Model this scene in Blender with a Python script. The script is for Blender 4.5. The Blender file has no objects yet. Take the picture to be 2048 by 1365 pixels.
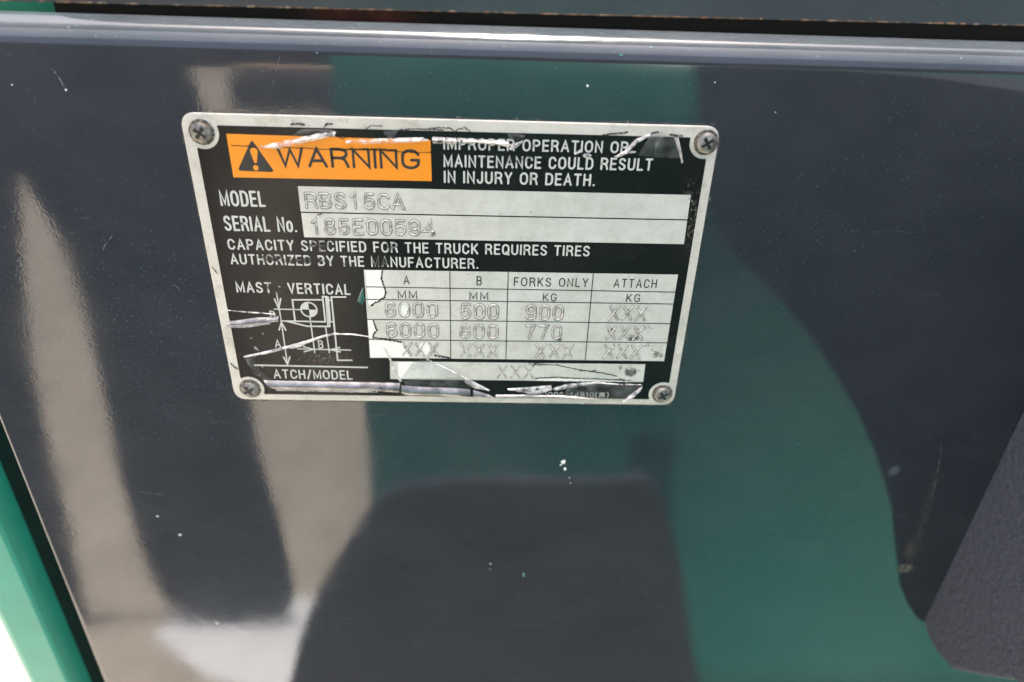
import bpy, bmesh, math, random
from mathutils import Vector, Matrix
random.seed(7)
S = bpy.context.scene
COL = S.collection

# ------------------------------------------------------------------ camera, light, exposure
CAM = Vector((0.0109978, -0.199735, 0.0889872))
RT = Vector((0.99935776, -0.02012166, 0.02965108))
FW = Vector((0.0320437, 0.87218925, -0.48811793))
UP = Vector((-0.01603961, 0.48875457, 0.87227387))
FPX = 1401.446
cam = bpy.data.cameras.new('camera')
camo = bpy.data.objects.new('camera', cam)
COL.objects.link(camo)
cam.sensor_width = 36.0
cam.lens = FPX / 2048 * 36
cam.clip_start = 0.005
cam.clip_end = 200
cam.dof.use_dof = True
cam.dof.focus_distance = 0.215
cam.dof.aperture_fstop = 7.2
camo.matrix_world = Matrix(((RT.x, UP.x, -FW.x, CAM.x), (RT.y, UP.y, -FW.y, CAM.y), (RT.z, UP.z, -FW.z, CAM.z), (0, 0, 0, 1)))
S.camera = camo

SUN = Vector((0.01, 0.014, 0.99)).normalized()
W = bpy.data.worlds.new('World'); S.world = W
W.use_nodes = True
wn = W.node_tree
sky = wn.nodes.new('ShaderNodeTexSky')
sky.sky_type = 'NISHITA'
sky.sun_disc = False
sky.sun_elevation = math.asin(SUN.z)
sky.sun_rotation = math.atan2(SUN.x, SUN.y)
sky.dust_density = 7.0
sky.air_density = 0.55
sky.ozone_density = 0.6
wn.links.new(sky.outputs[0], wn.nodes['Background'].inputs[0])
wn.nodes['Background'].inputs[1].default_value = 0.10
sl = bpy.data.lights.new('sun', 'SUN'); sl.energy = 4.0; sl.angle = math.radians(0.5); sl.color = (1.0, .95, .88)
so = bpy.data.objects.new('sun', sl); COL.objects.link(so)
so.rotation_euler = SUN.to_track_quat('Z', 'Y').to_euler()
S.view_settings.view_transform = 'Standard'
S.view_settings.look = 'None'
S.view_settings.gamma = 1
S.view_settings.use_curve_mapping = False
S.view_settings.exposure = 2.6
S.cycles.use_denoising = True
S.cycles.max_bounces = 10
S.cycles.transparent_max_bounces = 16


# ------------------------------------------------------------------ helpers
def pt(px, py, Y=0.0):
    """(x, z) on the vertical plane y = Y seen at a point of the photograph (the plate was measured this way)"""
    d = RT * ((px - 1024) / FPX) + FW + UP * ((682.5 - py) / FPX)
    t = (Y - CAM.y) / d.y
    p = CAM + d * t
    return Vector((p.x, p.z))


def pts(L, Y=0.0):
    return [pt(a, b, Y) for a, b in L]


def tag(o, label=None, cat=None, group=None, kind=None):
    if label: o['label'] = label
    if cat: o['category'] = cat
    if group: o['group'] = group
    if kind: o['kind'] = kind
    return o


def empty(name, loc=(0, 0, 0)):
    o = bpy.data.objects.new(name, None)
    o.location = loc
    o.empty_display_size = .02
    COL.objects.link(o)
    return o


def obj(name, bm, mat, parent=None, smooth=False, recalc=True):
    if recalc:
        bmesh.ops.recalc_face_normals(bm, faces=bm.faces[:])
    me = bpy.data.meshes.new(name)
    bm.to_mesh(me); bm.free()
    if smooth:
        for p in me.polygons: p.use_smooth = True
    me.materials.append(mat)
    o = bpy.data.objects.new(name, me)
    COL.objects.link(o)
    if parent: o.parent = parent
    return o


def poly_xz(bm, P, y, depth=0.0, bevel=0.0):
    """polygon in the x-z plane, front at y, body going back (+y) by depth"""
    vs = [bm.verts.new((p[0], y, p[1])) for p in P]
    f = bm.faces.new(vs)
    f.normal_update()
    if f.normal.y > 0:
        f.normal_flip()
    if depth:
        r = bmesh.ops.extrude_face_region(bm, geom=[f])
        nv = [v for v in r['geom'] if isinstance(v, bmesh.types.BMVert)]
        for v in vs: v.co.y = y
        for v in nv: v.co.y = y + depth
        if bevel:
            fe = [e for e in bm.edges if all(abs(v.co.y - y) < 1e-9 for v in e.verts) and all(v in vs for v in e.verts)]
            bmesh.ops.bevel(bm, geom=fe, offset=bevel, segments=3, profile=.5, affect='EDGES')
    return bm


def round_poly(P, rad, n=6):
    out = []
    N = len(P)
    for i in range(N):
        r = rad[i] if isinstance(rad, (list, tuple)) else rad
        p = Vector(P[i]); a = Vector(P[i - 1]); b = Vector(P[(i + 1) % N])
        if r <= 0:
            out.append(p); continue
        da = (a - p); db = (b - p)
        la, lb = da.length, db.length
        da.normalize(); db.normalize()
        ang = da.angle(db, 0)
        if ang > 3.05:
            out.append(p); continue
        t = min(r / math.tan(ang / 2), la * .49, lb * .49)
        s = p + da * t; e = p + db * t
        for k in range(n + 1):
            u = k / n
            out.append(s * (1 - u) ** 2 + p * (2 * u * (1 - u)) + e * u * u)
    return out


def box(bm, x0, x1, y0, y1, z0, z1):
    v = [bm.verts.new((x, y, z)) for x in (x0, x1) for y in (y0, y1) for z in (z0, z1)]
    for q in ((0, 1, 3, 2), (4, 6, 7, 5), (0, 4, 5, 1), (2, 3, 7, 6), (0, 2, 6, 4), (1, 5, 7, 3)):
        bm.faces.new([v[i] for i in q])


def resample(P, n):
    P = [Vector(p) for p in P]
    L = [0]
    for i in range(1, len(P)): L.append(L[-1] + (P[i] - P[i - 1]).length)
    out = []
    j = 0
    for k in range(n):
        s = L[-1] * k / (n - 1)
        while j < len(P) - 2 and L[j + 1] < s: j += 1
        d = L[j + 1] - L[j]
        u = 0 if d == 0 else (s - L[j]) / d
        out.append(P[j].lerp(P[j + 1], min(1, max(0, u))))
    return out


# ------------------------------------------------------------------ stroke lettering
def arc(cx, cy, rx, ry, a0, a1, n=8):
    return [(cx + rx * math.cos(math.radians(a0 + (a1 - a0) * i / n)), cy + ry * math.sin(math.radians(a0 + (a1 - a0) * i / n))) for i in range(n + 1)]


def stadium(cx, rx, ry):
    P = arc(cx, 1 - ry, rx, ry, 0, 180, 12) + arc(cx, ry, rx, ry, 180, 360, 12)
    return P + [P[0]]


GL = {
    'A': (.62, [[(0, 0), (.31, 1), (.62, 0)], [(.11, .32), (.51, .32)]]),
    'B': (.55, [[(0, 0), (0, 1), (.28, 1)] + arc(.28, .765, .23, .235, 90, -90) + [(0, .53)], [(.28, .53)] + arc(.28, .265, .26, .265, 90, -90) + [(0, 0)]]),
    'C': (.57, [arc(.29, .69, .28, .31, 10, 180) + arc(.29, .31, .28, .31, 180, 350)]),
    'D': (.56, [[(0, 0), (0, 1), (.24, 1)] + arc(.24, .66, .32, .34, 90, 0) + arc(.24, .34, .32, .34, 0, -90) + [(0, 0)]]),
    'E': (.46, [[(.46, 1), (0, 1), (0, 0), (.47, 0)], [(0, .52), (.42, .52)]]),
    'F': (.45, [[(.45, 1), (0, 1), (0, 0)], [(0, .5), (.4, .5)]]),
    'G': (.6, [arc(.3, .69, .29, .31, 15, 180) + arc(.3, .31, .29, .31, 180, 345) + [(.59, .45), (.33, .45)]]),
    'H': (.55, [[(0, 0), (0, 1)], [(.55, 0), (.55, 1)], [(0, .52), (.55, .52)]]),
    'I': (.0, [[(0, 0), (0, 1)]]),
    'J': (.42, [[(.42, 1), (.42, .25)] + arc(.21, .25, .21, .25, 0, -180)[1:]]),
    'K': (.55, [[(0, 0), (0, 1)], [(.52, 1), (0, .36)], [(.17, .57), (.56, 0)]]),
    'L': (.44, [[(0, 1), (0, 0), (.44, 0)]]),
    'M': (.7, [[(0, 0), (0, 1), (.35, .12), (.7, 1), (.7, 0)]]),
    'N': (.56, [[(0, 0), (0, 1), (.56, 0), (.56, 1)]]),
    'O': (.6, [stadium(.3, .3, .36)]),
    'P': (.54, [[(0, 0), (0, 1), (.28, 1)] + arc(.28, .74, .26, .26, 90, -90) + [(0, .48)]]),
    'Q': (.6, [stadium(.3, .3, .36), [(.36, .22), (.62, -.06)]]),
    'R': (.56, [[(0, 0), (0, 1), (.29, 1)] + arc(.29, .75, .25, .25, 90, -90) + [(0, .5)], [(.3, .5), (.45, .42), (.52, .2), (.57, 0)]]),
    'S': (.54, [arc(.27, .765, .245, .235, 15, 180, 8) + [(.06, .63), (.27, .51), (.48, .38)] + arc(.27, .25, .26, .25, 0, -165, 9)]),
    'T': (.54, [[(0, 1), (.54, 1)], [(.27, 1), (.27, 0)]]),
    'U': (.55, [[(0, 1), (0, .3)] + arc(.275, .3, .275, .3, 180, 360)[1:] + [(.55, 1)]]),
    'V': (.58, [[(0, 1), (.29, 0), (.58, 1)]]),
    'W': (.86, [[(0, 1), (.2, 0), (.43, .95), (.66, 0), (.86, 1)]]),
    'X': (.56, [[(0, 0), (.56, 1)], [(0, 1), (.56, 0)]]),
    'Y': (.56, [[(0, 1), (.28, .45), (.56, 1)], [(.28, .45), (.28, 0)]]),
    'Z': (.5, [[(0, 1), (.5, 1), (0, 0), (.5, 0)]]),
    'o': (.46, [[(p[0], p[1] * .72) for p in stadium(.23, .23, .36)]]),
    '0': (.52, [stadium(.26, .26, .3)]),
    '1': (.26, [[(0, .78), (.1, .84), (.2, 1), (.2, 0)]]),
    '4': (.54, [[(.42, 0), (.42, 1), (0, .27), (.54, .27)]]),
    '5': (.52, [[(.48, 1), (.09, 1), (.04, .5), (.14, .58)] + arc(.26, .33, .25, .3, 90, -90, 9) + arc(.26, .2, .25, .2, -90, -165, 4)]),
    '6': (.52, [arc(.27, .76, .24, .24, 20, 180, 7) + [(.01, .4)] + arc(.26, .3, .26, .3, 180, 540, 18)]),
    '7': (.5, [[(0, 1), (.5, 1), (.3, .5), (.2, 0)]]),
    '8': (.52, [arc(.26, .76, .22, .24, -90, 270, 18), arc(.26, .26, .26, .26, 90, 450, 18)]),
    '9': (.52, [arc(.26, .7, .26, .3, 0, 360, 18) + [(.51, .55)] + arc(.25, .24, .26, .24, 0, -160, 7)]),
    '.': (.04, [[(0, 0.02), (.03, 0.02)]]),
    ':': (.04, [[(0, .12), (.02, .12)], [(0, .62), (.02, .62)]]),
    '-': (.3, [[(0, .45), (.3, .45)]]),
    '/': (.36, [[(0, -.05), (.36, 1.05)]]),
    '(': (.18, [[(.18, 1.12), (.03, .8), (0, .45), (.03, .15), (.18, -.18)]]),
    ')': (.18, [[(0, 1.12), (.15, .8), (.18, .45), (.15, .15), (0, -.18)]]),
    '英': (.95, [[(.02, .9), (.93, .9)], [(.28, 1.05), (.28, .76)], [(.67, 1.05), (.67, .76)], [(.16, .3), (.16, .62), (.8, .62), (.8, .3)],
                [(.47, .74), (.47, .3), (.34, .1), (.06, -.08)], [(.02, .3), (.93, .3)], [(.5, .28), (.65, .08), (.92, -.08)]]),
}


def ribbon_stroke(bm, P, w, h, y, prof=None):
    """one pen stroke along P (x, z): half width w, standing h proud of the plane y"""
    P = [Vector(p) for p in P]
    Q = [P[0]]
    for p in P[1:]:
        if (p - Q[-1]).length > 1e-7: Q.append(p)
    if len(Q) == 1: Q.append(Q[0] + Vector((1e-6, 0)))
    closed = (Q[0] - Q[-1]).length < 1e-6 and len(Q) > 3
    if closed: Q = Q[:-1]
    prof = prof or [(-1, 1), (1, 1)]
    flat = len(prof) == 2
    N = len(Q)
    rings = []

    def ring(c, nrm, ks, kh):
        rings.append([bm.verts.new((c.x + nrm.x * s * w * ks, y - h * (t if flat else t * kh), c.y + nrm.y * s * w * ks)) for s, t in prof])
    def nor(d): return Vector((-d.y, d.x))
    if not closed:
        d = (Q[1] - Q[0]).normalized()
        for a in (80, 50, 25):
            ring(Q[0] - d * w * math.sin(math.radians(a)), nor(d), math.cos(math.radians(a)), math.cos(math.radians(a)))
    for i in range(N):
        a = Q[i - 1] if (i > 0 or closed) else None
        b = Q[(i + 1) % N] if (i < N - 1 or closed) else None
        d1 = (Q[i] - a).normalized() if a is not None else None
        d2 = (b - Q[i]).normalized() if b is not None else None
        if d1 is None or d2 is None:
            ring(Q[i], nor(d1 or d2), 1, 1)
        else:
            dot = d1.dot(d2)
            if dot < .2:        # sharp corner: two square joins
                m = (nor(d1) + nor(d2))
                if m.length < 1e-4: m = nor(d1)
                m.normalize()
                k = 1 / max(.45, m.dot(nor(d1)))
                ring(Q[i], m, k, 1)
            else:
                m = (nor(d1) + nor(d2)).normalized()
                ring(Q[i], m, 1 / max(.5, m.dot(nor(d1))), 1)
    if not closed:
        d = (Q[-1] - Q[-2]).normalized()
        for a in (25, 50, 80):
            ring(Q[-1] + d * w * math.sin(math.radians(a)), nor(d), math.cos(math.radians(a)), math.cos(math.radians(a)))
    M = len(rings)
    for i in range(M if closed else M - 1):
        A, B = rings[i], rings[(i + 1) % M]
        for j in range(len(prof) - 1):
            bm.faces.new((A[j], A[j + 1], B[j + 1], B[j]))


def text_strokes(s, cond, gap, space, sw):
    """list of strokes of a string on a unit cap height, and its length"""
    x = sw / 2
    out = []
    for ch in s:
        if ch == ' ':
            x += space; continue
        w, st = GL[ch]
        out.append([[(x + px * cond, sw / 2 + pz * (1 - sw)) for px, pz in q] for q in st])
        x += w * cond + gap
    return out, x - gap + sw / 2


def lettering(name, bm_mat, parent, s, left, right, top, y, sw=.14, cond=.72, gap=.26, space=.42, h=0.0, prof=None, label=None, bm=None, mono=False, wscale=1.0):
    """letters from baseline point left to baseline point right with cap height up to top (points of the photo)"""
    a = pt(*left); b = pt(*right); t = pt(*top)
    d = (b - a); L = d.length; d.normalize(); n = Vector((-d.y, d.x))
    H = (t - a).dot(n)
    if mono:
        N = len(s)
        adv = 1.0
        strokes = []
        cell = .68
        x = sw / 2
        for ch in s:
            w, st = GL[ch]
            off = (.54 - w) / 2 if ch != '1' else .1
            strokes.append([[(x + off + px, sw / 2 + pz * (1 - sw)) for px, pz in q] for q in st])
            x += .54 + gap
        tot = x - gap + sw / 2
    else:
        strokes, tot = text_strokes(s, cond, gap, space, sw)
    kx = L / (tot * H)
    own = bm is None
    if own: bm = bmesh.new()
    k = 0
    for g in strokes:
        for q in g:
            ribbon_stroke(bm, [a + d * (px * H * kx) + n * (pz * H) for px, pz in q], sw * H / 2 * wscale, h if h else 1e-5, y - k * 1.2e-6, prof)
            k = (k + 1) % 4
    if own:
        o = obj(name, bm, bm_mat, parent, smooth=bool(prof))
        if label: o['label'] = label
        return o


# ------------------------------------------------------------------ materials
class NT:
    def __init__(s, name):
        s.m = bpy.data.materials.new(name); s.m.use_nodes = True
        s.t = s.m.node_tree
        s.b = s.t.nodes['Principled BSDF']; s.out = s.t.nodes['Material Output']
        s.tc = s.t.nodes.new('ShaderNodeTexCoord')
        s.co = s.tc.outputs['Object']

    def link(s, a, b): s.t.links.new(a, b)

    def set(s, sock, v):
        if isinstance(v, (int, float, tuple, list)):
            if isinstance(v, (tuple, list)) and len(v) == 3 and sock.type == 'RGBA': v = (*v, 1)
            sock.default_value = v
        else:
            s.link(v, sock)

    def math(s, op, a, b=0.0, clamp=False):
        n = s.t.nodes.new('ShaderNodeMath'); n.operation = op; n.use_clamp = clamp
        s.set(n.inputs[0], a); s.set(n.inputs[1], b)
        return n.outputs[0]

    def mapping(s, loc=(0, 0, 0), rot=(0, 0, 0), scale=(1, 1, 1), co=None, typ='POINT'):
        n = s.t.nodes.new('ShaderNodeMapping'); n.vector_type = typ
        s.link(co or s.co, n.inputs[0])
        n.inputs[1].default_value = loc; n.inputs[2].default_value = rot; n.inputs[3].default_value = scale
        return n.outputs[0]

    def noise(s, scale, detail=3, rough=.55, co=None, dist=0.0):
        n = s.t.nodes.new('ShaderNodeTexNoise')
        s.link(co or s.co, n.inputs['Vector'])
        n.inputs['Scale'].default_value = scale; n.inputs['Detail'].default_value = detail
        n.inputs['Roughness'].default_value = rough; n.inputs['Distortion'].default_value = dist
        return n.outputs['Fac']

    def ramp(s, v, a, b, lo=0.0, hi=1.0):
        n = s.t.nodes.new('ShaderNodeMapRange'); n.clamp = True
        s.set(n.inputs[0], v)
        n.inputs[1].default_value = a; n.inputs[2].default_value = b
        n.inputs[3].default_value = lo; n.inputs[4].default_value = hi
        return n.outputs[0]

    def mix(s, f, a, b):
        n = s.t.nodes.new('ShaderNodeMix'); n.data_type = 'RGBA'
        s.set(n.inputs[0], f); s.set(n.inputs[6], a); s.set(n.inputs[7], b)
        return n.outputs[2]

    def spot(s, c, r, rot=0.0, soft=1.0):
        """1 in the middle of an ellipse at c=(x,z) with radii r, falling to 0 at its rim"""
        v = s.mapping((c[0], 0, c[1]), (0, rot, 0), (r[0], 1e3, r[1]), typ='TEXTURE')
        n = s.t.nodes.new('ShaderNodeVectorMath'); n.operation = 'LENGTH'
        s.link(v, n.inputs[0])
        return s.ramp(n.outputs['Value'], 1.0, 1.0 - soft)

    def flecks(s, scale, thr, dens, stretch=(1, 1, 1), rot=(0, 0, 0)):
        v = s.t.nodes.new('ShaderNodeTexVoronoi')
        s.link(s.mapping(scale=stretch, rot=rot), v.inputs['Vector'])
        v.inputs['Scale'].default_value = scale
        near = s.math('LESS_THAN', v.outputs['Distance'], thr)
        sep = s.t.nodes.new('ShaderNodeSeparateColor'); s.link(v.outputs['Color'], sep.inputs[0])
        pick = s.math('GREATER_THAN', sep.outputs[0], s.math('SUBTRACT', 1.0, dens) if not isinstance(dens, float) else 1 - dens)
        return s.math('MULTIPLY', s.math('MULTIPLY', near, pick), sep.outputs[1])

    def bump(s, hgt, dist, strength=1.0, normal=None):
        n = s.t.nodes.new('ShaderNodeBump')
        s.link(hgt, n.inputs['Height'])
        n.inputs['Distance'].default_value = dist; n.inputs['Strength'].default_value = strength
        if normal is not None: s.link(normal, n.inputs['Normal'])
        return n.outputs[0]

    def P(s, base=None, rough=None, metal=None, ior=None, normal=None, spec=None, alpha=None, trans=None):
        I = s.b.inputs
        for k, v in (('Base Color', base), ('Roughness', rough), ('Metallic', metal), ('IOR', ior), ('Normal', normal), ('Specular IOR Level', spec), ('Alpha', alpha), ('Transmission Weight', trans)):
            if v is not None: s.set(I[k], v)
        return s.m


def mx(*L):     # sum of masks inside one material
    n, a = L[0], L[1]
    for b in L[2:]: a = n.math('MAXIMUM', a, b)
    return a


# glossy charcoal lacquer of the cover panel, with greenish specks, dust and a dirt streak
def lacquer(name, dirt=True):
    n = NT(name)
    near = n.noise(14, 2)
    left = n.spot(pt(300, 720), (.075, .05), .2, .7) if dirt else near
    dens = n.math('MULTIPLY_ADD', near, .12)
    dn = n.math('ADD', n.ramp(near, .35, .75, .01, .10), n.math('MULTIPLY', left, .26) if dirt else 0.0)
    f1 = n.flecks(1250, .26, dn, (1, 1, 2.0), (0, -.35, 0))
    f2 = n.flecks(420, .10, n.ramp(near, .3, .8, .02, .14), (1, 1, 1.4), (0, .3, 0))
    f3 = n.flecks(160, .055, n.ramp(near, .3, .8, .05, .25))
    base = n.mix(n.noise(30, 4), (.0165, .0215, .0275), (.0215, .0265, .0330))
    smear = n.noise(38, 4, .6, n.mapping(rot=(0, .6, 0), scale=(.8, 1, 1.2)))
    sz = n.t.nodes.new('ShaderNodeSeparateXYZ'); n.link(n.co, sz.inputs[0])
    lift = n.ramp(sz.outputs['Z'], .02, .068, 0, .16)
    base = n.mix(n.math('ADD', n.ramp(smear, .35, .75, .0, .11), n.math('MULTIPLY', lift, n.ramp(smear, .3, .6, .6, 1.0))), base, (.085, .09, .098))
    hair = n.noise(95, 2, .5, n.mapping(rot=(0, .9, 0), scale=(.22, 1, 1.7)), .6)
    hl = n.math('LESS_THAN', n.math('ABSOLUTE', n.math('SUBTRACT', hair, .5)), .0022)
    base = n.mix(n.math('MULTIPLY', hl, n.ramp(n.noise(24, 2), .5, .7, 0, .09)), base, (.2, .21, .21))
    base = n.mix(f1, base, (.035, .15, .145))
    base = n.mix(f2, base, (.08, .19, .18))
    base = n.mix(f3, base, (.20, .20, .17))
    rough = n.ramp(n.noise(40, 4), .3, .7, .04, .09)
    if dirt:
        st = n.spot(pt(1850, 1040), (.0022, .034), -.12, .9)
        bl = n.spot(pt(1813, 1140), (.0038, .0030), 0, .5)
        st2 = n.spot(pt(1822, 1105), (.0030, .0070), -.2, .8)
        gr = n.noise(900, 3)
        m = mx(n, n.math('MULTIPLY', st, n.ramp(gr, .35, .7, 0, .26)), n.math('MULTIPLY', st2, n.ramp(gr, .35, .7, .1, .45)), n.math('MULTIPLY', bl, n.ramp(gr, .40, .60, .15, .8)))
        base = n.mix(m, base, (.15, .12, .075))
        dt = n.spot(pt(1790, 945), (.0024, .0030), .4, .5)
        base = n.mix(n.math('MULTIPLY', dt, .25), base, (.2, .24, .3))
        rough = n.math('ADD', rough, n.math('MULTIPLY', m, .5))
    sepz = n.t.nodes.new('ShaderNodeSeparateXYZ'); n.link(n.co, sepz.inputs[0])
    edge = n.ramp(sepz.outputs['Z'], .0610, .0655) if dirt else None
    if dirt:
        scuff = n.noise(800, 4, .65, n.mapping(rot=(0, .12, 0), scale=(.16, 1, 1.6)))
        rough = n.math('ADD', rough, n.math('MULTIPLY', edge, n.ramp(scuff, .35, .65, .0, .075)))
        base = n.mix(n.math('MULTIPLY', edge, n.ramp(scuff, .45, .75, .0, .3)), base, (.05, .055, .065))
    peel = n.bump(n.noise(1100, 1), 5.5e-6)
    nm = n.bump(n.noise(260, 2), 7e-6, 1, peel)
    nm = n.bump(n.noise(22, 1), 5e-5, 1, nm)
    return n.P(base, rough, 0, 1.62, nm)


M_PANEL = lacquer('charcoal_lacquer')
M_UPPER = lacquer('charcoal_lacquer_scuffed', False)
ub = M_UPPER.node_tree.nodes['Principled BSDF']
M_UPPER.node_tree.links.remove(ub.inputs['Roughness'].links[0]); ub.inputs['Roughness'].default_value = .30; ub.inputs['IOR'].default_value = 1.55


def simple(name, c1, c2, rough, scale, bump=0.0, bscale=None, ior=1.5, metal=0.0):
    n = NT(name)
    nm = n.bump(n.noise(bscale or scale, 4), bump) if bump else None
    return n.P(n.mix(n.ramp(n.noise(scale, 4), .3, .7), c1, c2), rough, metal, ior, nm)


M_GREEN = simple('green_machine_paint', (.010, .155, .122), (.014, .175, .140), .3, 60, 1e-5, 300)
M_GREENBAR = simple('green_frame_paint', (.016, .255, .175), (.022, .29, .205), .35, 90, 2e-5, 300)
M_BLACK = simple('matt_black', (.040, .046, .058), (.050, .056, .068), .6, 40)
M_DARKGREY = simple('dark_grey_cutout', (.042, .050, .060), (.052, .060, .072), .55, 30)
M_GUARD = simple('coarse_grey_plastic', (.019, .025, .038), (.043, .052, .072), .75, 520, 1.3e-3, 420)
M_GAPSHADE = simple('gap_shade', (.0015, .009, .0075), (.002, .012, .010), .95, 60, 0, None, 1.12)


def inner_mat():
    n = NT('gap_black_and_primer')
    red = n.spot(pt(720, 32, .012), (.020, .012), 0, .7)
    c = n.mix(n.math('MULTIPLY', red, n.ramp(n.noise(80, 3), .3, .7)), (.006, .006, .006), (.10, .025, .015))  # near-black base stands for shade in the gap; red is primer
    return n.P(c, .8, 0, 1.4)


M_INNER = inner_mat()


def concrete():
    n = NT('sunlit_concrete')
    a = n.noise(2.2, 6, .6); b = n.noise(14, 5, .6); c = n.noise(70, 3)
    col = n.mix(n.ramp(a, .3, .7), (.325, .285, .235), (.385, .34, .285))
    col = n.mix(n.ramp(b, .45, .75), col, (.26, .23, .19))
    col = n.mix(n.ramp(c, .6, .8, 0, .5), col, (.25, .22, .19))
    return n.P(col, .9, 0, 1.4, n.bump(b, .004))


M_FLOOR = concrete()
M_LINE = simple('worn_white_line_paint', (.62, .62, .64), (.72, .72, .74), .7, 18)
M_WALL = simple('dark_brown_cladding', (.045, .034, .026), (.065, .05, .038), .9, 3)
M_TIMBER = simple('pale_timber', (.40, .30, .21), (.48, .37, .26), .85, 8)

# plate metals and inks: coordinates are the plate's own
GR = [((1262, 745), (.0052, .0034), .75), ((1240, 760), (.0040, .0020), .6), ((1240, 738), (.0022, .0030), .6), ((1285, 655), (.0070, .0030), .55), ((1270, 678), (.0062, .0026), .6), ((1225, 660), (.003, .003), .5),
      ((1315, 708), (.0055, .0045), .55), ((1290, 690), (.006, .004), .45), ((1120, 680), (.0022, .0018), .7), ((1075, 724), (.006, .0022), .7), ((1175, 742), (.012, .0012), .55),
      ((808, 420), (.004, .0015), .45), ((640, 429), (.004, .0012), .5), ((868, 470), (.003, .003), .5), ((1060, 425), (.002, .0012), .4), ((1375, 400), (.0025, .003), .5),
      ((830, 620), (.010, .0035), .30), ((830, 660), (.010, .0035), .32), ((945, 620), (.009, .0032), .25), ((950, 662), (.009, .0032), .30), ((955, 700), (.009, .0032), .25), ((745, 690), (.002, .006), .6)]


def bare_metal(name, c1, c2, grime=True, rough=.38):
    n = NT(name)
    co = n.mapping(scale=(1, 1, 1))
    str_ = n.noise(900, 3, .6, n.mapping(scale=(.25, 1, 1)))
    base = n.mix(n.ramp(n.noise(55, 5, .65), .3, .72), c1, c2)
    base = n.mix(n.ramp(str_, .5, .8, 0, .35), base, tuple(v * .80 for v in c1))
    if not grime and rough > .4:
        base = n.mix(n.ramp(n.noise(210, 5, .75), .52, .70, 0, .55), base, (.26, .235, .18))
        base = n.mix(n.ramp(n.noise(900, 4, .75), .62, .70, 0, .6), base, (.10, .09, .07))
    if grime:
        g = None
        fine = n.noise(620, 6, .85); coarse = n.noise(240, 4, .7)
        for c, r, k in GR:
            q = n.math('MULTIPLY', n.spot(pt(*c), r, 0, .9), k)
            g = q if g is None else n.math('MAXIMUM', g, q)
        thr = n.math('ADD', n.math('MULTIPLY', g, .46), n.math('ADD', n.math('MULTIPLY', fine, .7), n.math('MULTIPLY', coarse, .3)))
        m = n.ramp(thr, .70, .74)
        base = n.mix(n.math('MULTIPLY', m, .92), base, (.035, .032, .026))
        base = n.mix(n.ramp(n.noise(150, 5, .7), .46, .70, 0, .45), base, (.36, .35, .29))
        sp = n.ramp(n.noise(420, 4, .7), .60, .72, 0, .55)
        base = n.mix(sp, base, (.28, .26, .21))
    return n.P(base, rough, .12, 1.5, n.bump(str_, 4e-6))


M_PLATE = bare_metal('aluminium_border', (.49, .465, .40), (.62, .595, .53), False, .42)
M_FIELD = bare_metal('aluminium_fields', (.49, .485, .435), (.60, .595, .54))
M_BARE = bare_metal('clean_bare_aluminium', (.73, .73, .68), (.80, .80, .75), False, .35)


def black_print():
    n = NT('black_print')
    sc = n.ramp(n.noise(700, 4, .7), .60, .72, 0, .35)
    base = n.mix(n.ramp(n.noise(45, 4), .3, .7), (.0055, .006, .006), (.010, .010, .0095))
    base = n.mix(sc, base, (.03, .028, .024))
    f = n.flecks(500, .16, n.ramp(n.noise(40, 2), .4, .8, .0, .10))
    base = n.mix(f, base, (.25, .23, .2))
    e = n.math('MULTIPLY', n.spot(pt(1385, 440), (.004, .016), -.2, .8), n.ramp(n.noise(800, 4, .7), .52, .6))
    e2 = n.math('MULTIPLY', n.spot(pt(650, 715), (.010, .004), 0, .9), n.ramp(n.noise(1100, 3, .7), .5, .62))
    base = n.mix(n.math('MULTIPLY', mx(n, e, e2), .5), base, (.22, .2, .16))
    rough = n.ramp(n.noise(60, 4), .3, .7, .16, .30)
    nm = n.bump(n.noise(900, 2), 3e-6, 1, n.bump(n.noise(90, 3), 4e-5))
    return n.P(base, rough, 0, 1.31, nm)


M_PRINT = black_print()
WEAR = [((640, 490), (.006, .003), .9), ((780, 493), (.005, .0035), .7), ((610, 521), (.012, .0018), 1.0), ((545, 517), (.010, .0022), .8), ((760, 524), (.0045, .003), 1.0), ((690, 528), (.003, .002), .5),
        ((545, 575), (.003, .003), .9), ((560, 583), (.003, .003), .8), ((470, 400), (.003, .003), .3), ((1040, 320), (.01, .002), .6), ((1075, 788), (.005, .0012), .9), ((1130, 790), (.004, .0012), .9)]


def ink(name, col, wear=True):
    n = NT(name)
    g = None
    for c, r, k in WEAR:
        q = n.math('MULTIPLY', n.spot(pt(*c), r, 0, .8), k)
        g = q if g is None else n.math('MAXIMUM', g, q)
    thr = n.math('ADD', n.math('MULTIPLY', g, .5), n.noise(520, 4, .7))
    base = n.mix(n.ramp(n.noise(300, 3), .35, .7), tuple(v * .86 for v in col), col)
    base = n.mix(n.ramp(thr, .70, .86, 0, .93), base, (.02, .02, .018))
    return n.P(base, .35, 0, 1.4)


M_WHITE = ink('pale_print', (.54, .545, .50))
M_INK = simple('black_ink', (.012, .012, .011), (.02, .02, .018), .4, 300)


def orange():
    n = NT('orange_print')
    base = n.mix(n.ramp(n.noise(60, 4), .3, .7), (.72, .235, .012), (.78, .26, .016))
    base = n.mix(n.ramp(n.noise(700, 4, .7), .62, .75, 0, .35), base, (.30, .12, .02))
    nm = n.bump(n.noise(80, 3), 5e-5)
    return n.P(base, .3, 0, 1.4, nm)


M_ORANGE = orange()


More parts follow.
